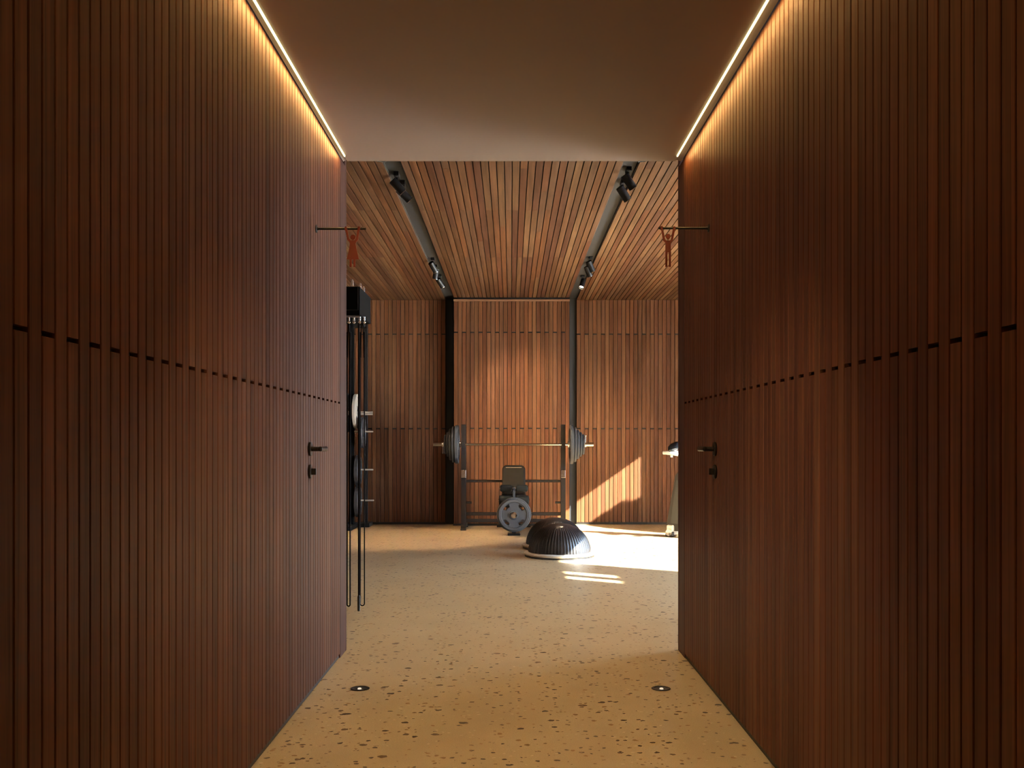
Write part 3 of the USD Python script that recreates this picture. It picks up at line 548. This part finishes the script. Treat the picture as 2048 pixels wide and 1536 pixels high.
# ------------------------------------------------------------------ two half-ball balance trainers
def half_ball(px, py, d, label, w):
    p = at(px, py, d)
    t = thing('balance_trainer', label, 'balance trainer', (p[0], d, 0), 'half-ball balance trainers')
    obj('base_plate', lathe([(0, 0.008), (0.30, 0.008), (0.335, 0.014), (0.345, 0.024), (0.345, 0.036), (0.335, 0.044), (0.30, 0.046), (0, 0.046)], n=72), 'ivory_plastic', t, smooth=40)
    obj('grip_rim', lathe([(0.318, 0.0), (0.338, 0.0), (0.338, 0.012), (0.318, 0.012), (0.318, 0.0)], n=72), 'black_plastic', t, smooth=40)
    n, k = 240, 40; th = np.linspace(0, PI / 2, k); R, H = 0.303, 0.272
    ph = np.arange(n) * 2 * PI / n
    v = [(0, 0, 0.046 + H)]
    for a in th[1:]:
        rib = 0.0022 * np.cos(60 * ph) * min(1.0, max(0.0, (a - 0.45) / 0.25))
        rr = R * math.sin(a) ** 0.92 + rib; z = 0.046 + H * math.cos(a) ** 1.05 + rib * math.cos(a)
        v += list(np.c_[rr * np.cos(ph), rr * np.sin(ph), z])
    v = np.array(v); f = []
    i = np.arange(n); j = (i + 1) % n
    f.append(np.c_[np.zeros(n, int), 1 + i, 1 + j])
    for q in range(k - 2):
        A = 1 + q * n; f += [np.c_[A + i, A + n + i, A + n + j], np.c_[A + i, A + n + j, A + j]]
    obj('dome', trimesh.Trimesh(v, np.vstack(f), process=False), 'rubber_dome', t, smooth=True)
half_ball(1119, 1108, 9.25, 'black ribbed half-ball balance trainer on an ivory disc, the one in front', 0)
half_ball(1110, 1089, 9.98, 'black ribbed half-ball balance trainer half hidden behind the front one', 0)

# ------------------------------------------------------------------ exercise bike at the right, mostly behind the corridor wall
EX, EY = 1.945, 11.2
t = thing('exercise_bike', 'white and grey upright exercise bike half hidden behind the right corridor wall', 'exercise bike', (EX, EY, 0))
UsdGeom.Xformable(t).AddRotateZOp().Set(-40.0)
obj('front_stabilizer', cat_([rbox(-0.075, 0.02, -0.10, 0.10, 0.06, 0.14, 0.02), cyl((-0.03, -0.12, 0.05), (-0.03, 0.28, 0.05), 0.04, 20)]), 'white_plastic', t, smooth=35)
for s in (-1, 1): obj('stabilizer_foot', rbox(-0.075, 0.015, (0.22 if s > 0 else -0.09) - 0.03, (0.22 if s > 0 else -0.09) + 0.03, 0.0, 0.06, 0.01), 'black_plastic', t)
obj('rear_stabilizer', cyl((1.0, -0.26, 0.05), (1.0, 0.26, 0.05), 0.05, 20), 'white_plastic', t, smooth=35)
sh = Polygon([(-0.085, 0.13), (0.035, 0.72), (0.10, 0.80), (0.17, 0.78), (0.30, 0.52), (0.62, 0.46), (0.78, 0.30), (0.86, 0.12), (0.8, 0.07), (0.0, 0.07)])
obj('shroud', prism(sh.buffer(-0.015).buffer(0.015), -0.075, 0.075), 'dark_grey_plastic', t)
sh2 = Polygon([(-0.02, 0.16), (0.055, 0.66), (0.14, 0.70), (0.28, 0.46), (0.55, 0.40), (0.70, 0.2), (0.62, 0.12)])
for s in (-1, 1): obj('side_cover', prism(sh2.buffer(-0.02).buffer(0.02), *(sorted((s * 0.074, s * 0.092)))), 'grey_plastic', t)
obj('frame_rail', rbox(0.8, 1.02, -0.03, 0.03, 0.05, 0.12, 0.008), 'white_plastic', t)
obj('mast', cyl((0.11, 0, 0.74), (0.07, 0, 0.98), 0.025, 18), 'white_plastic', t, smooth=40)
for s in (-1, 1):
    obj('handlebar', tube([(0.10, 0, 0.955), (0.09, s * 0.08, 0.965), (0.04, s * 0.12, 0.975), (-0.05, s * 0.13, 0.985), (-0.095, s * 0.12, 0.985)], 0.022, 12), 'white_plastic', t, smooth=40)
obj('console', lathe([(0, 0), (0.10, 0), (0.115, 0.02), (0.10, 0.06), (0.06, 0.088), (0, 0.1)], (0.02, 0, 1.02), (-0.25, -0.1, 1), 32), 'screen_gloss', t, smooth=40)
obj('console_bracket', cat_([rbox(-0.07, 0.12, -0.09, 0.09, 0.965, 1.005, 0.015), cyl((-0.03, -0.05, 0.97), (-0.03, -0.05, 0.93), 0.016, 14)]), 'white_plastic', t, smooth=35)
obj('seat_post', cyl((0.62, 0, 0.42), (0.72, 0, 0.86), 0.025, 18), 'chrome', t, smooth=40)
obj('saddle', tm(m3.Manifold.batch_hull([m3.Manifold.sphere(r, 24).translate(list(p)) for r, p in ((0.03, (0.56, 0, 0.9)), (0.045, (0.80, -0.09, 0.9)), (0.045, (0.80, 0.09, 0.9)))])), 'black_plastic', t, smooth=True)
for s in (-1, 1):
    a = obj('crank', rbox(0.38 - 0.015, 0.38 + 0.015, *sorted((s * 0.093, s * 0.108)), 0.28 - (0.17 if s > 0 else -0.0) - 0.015, 0.28 + (0.0 if s > 0 else 0.17) + 0.015, 0.005), 'chrome', t)
    obj('pedal', rbox(0.33, 0.43, *sorted((s * 0.11, s * 0.20)), 0.28 - s * 0.17 - 0.012, 0.28 - s * 0.17 + 0.012, 0.006), 'black_plastic', a)
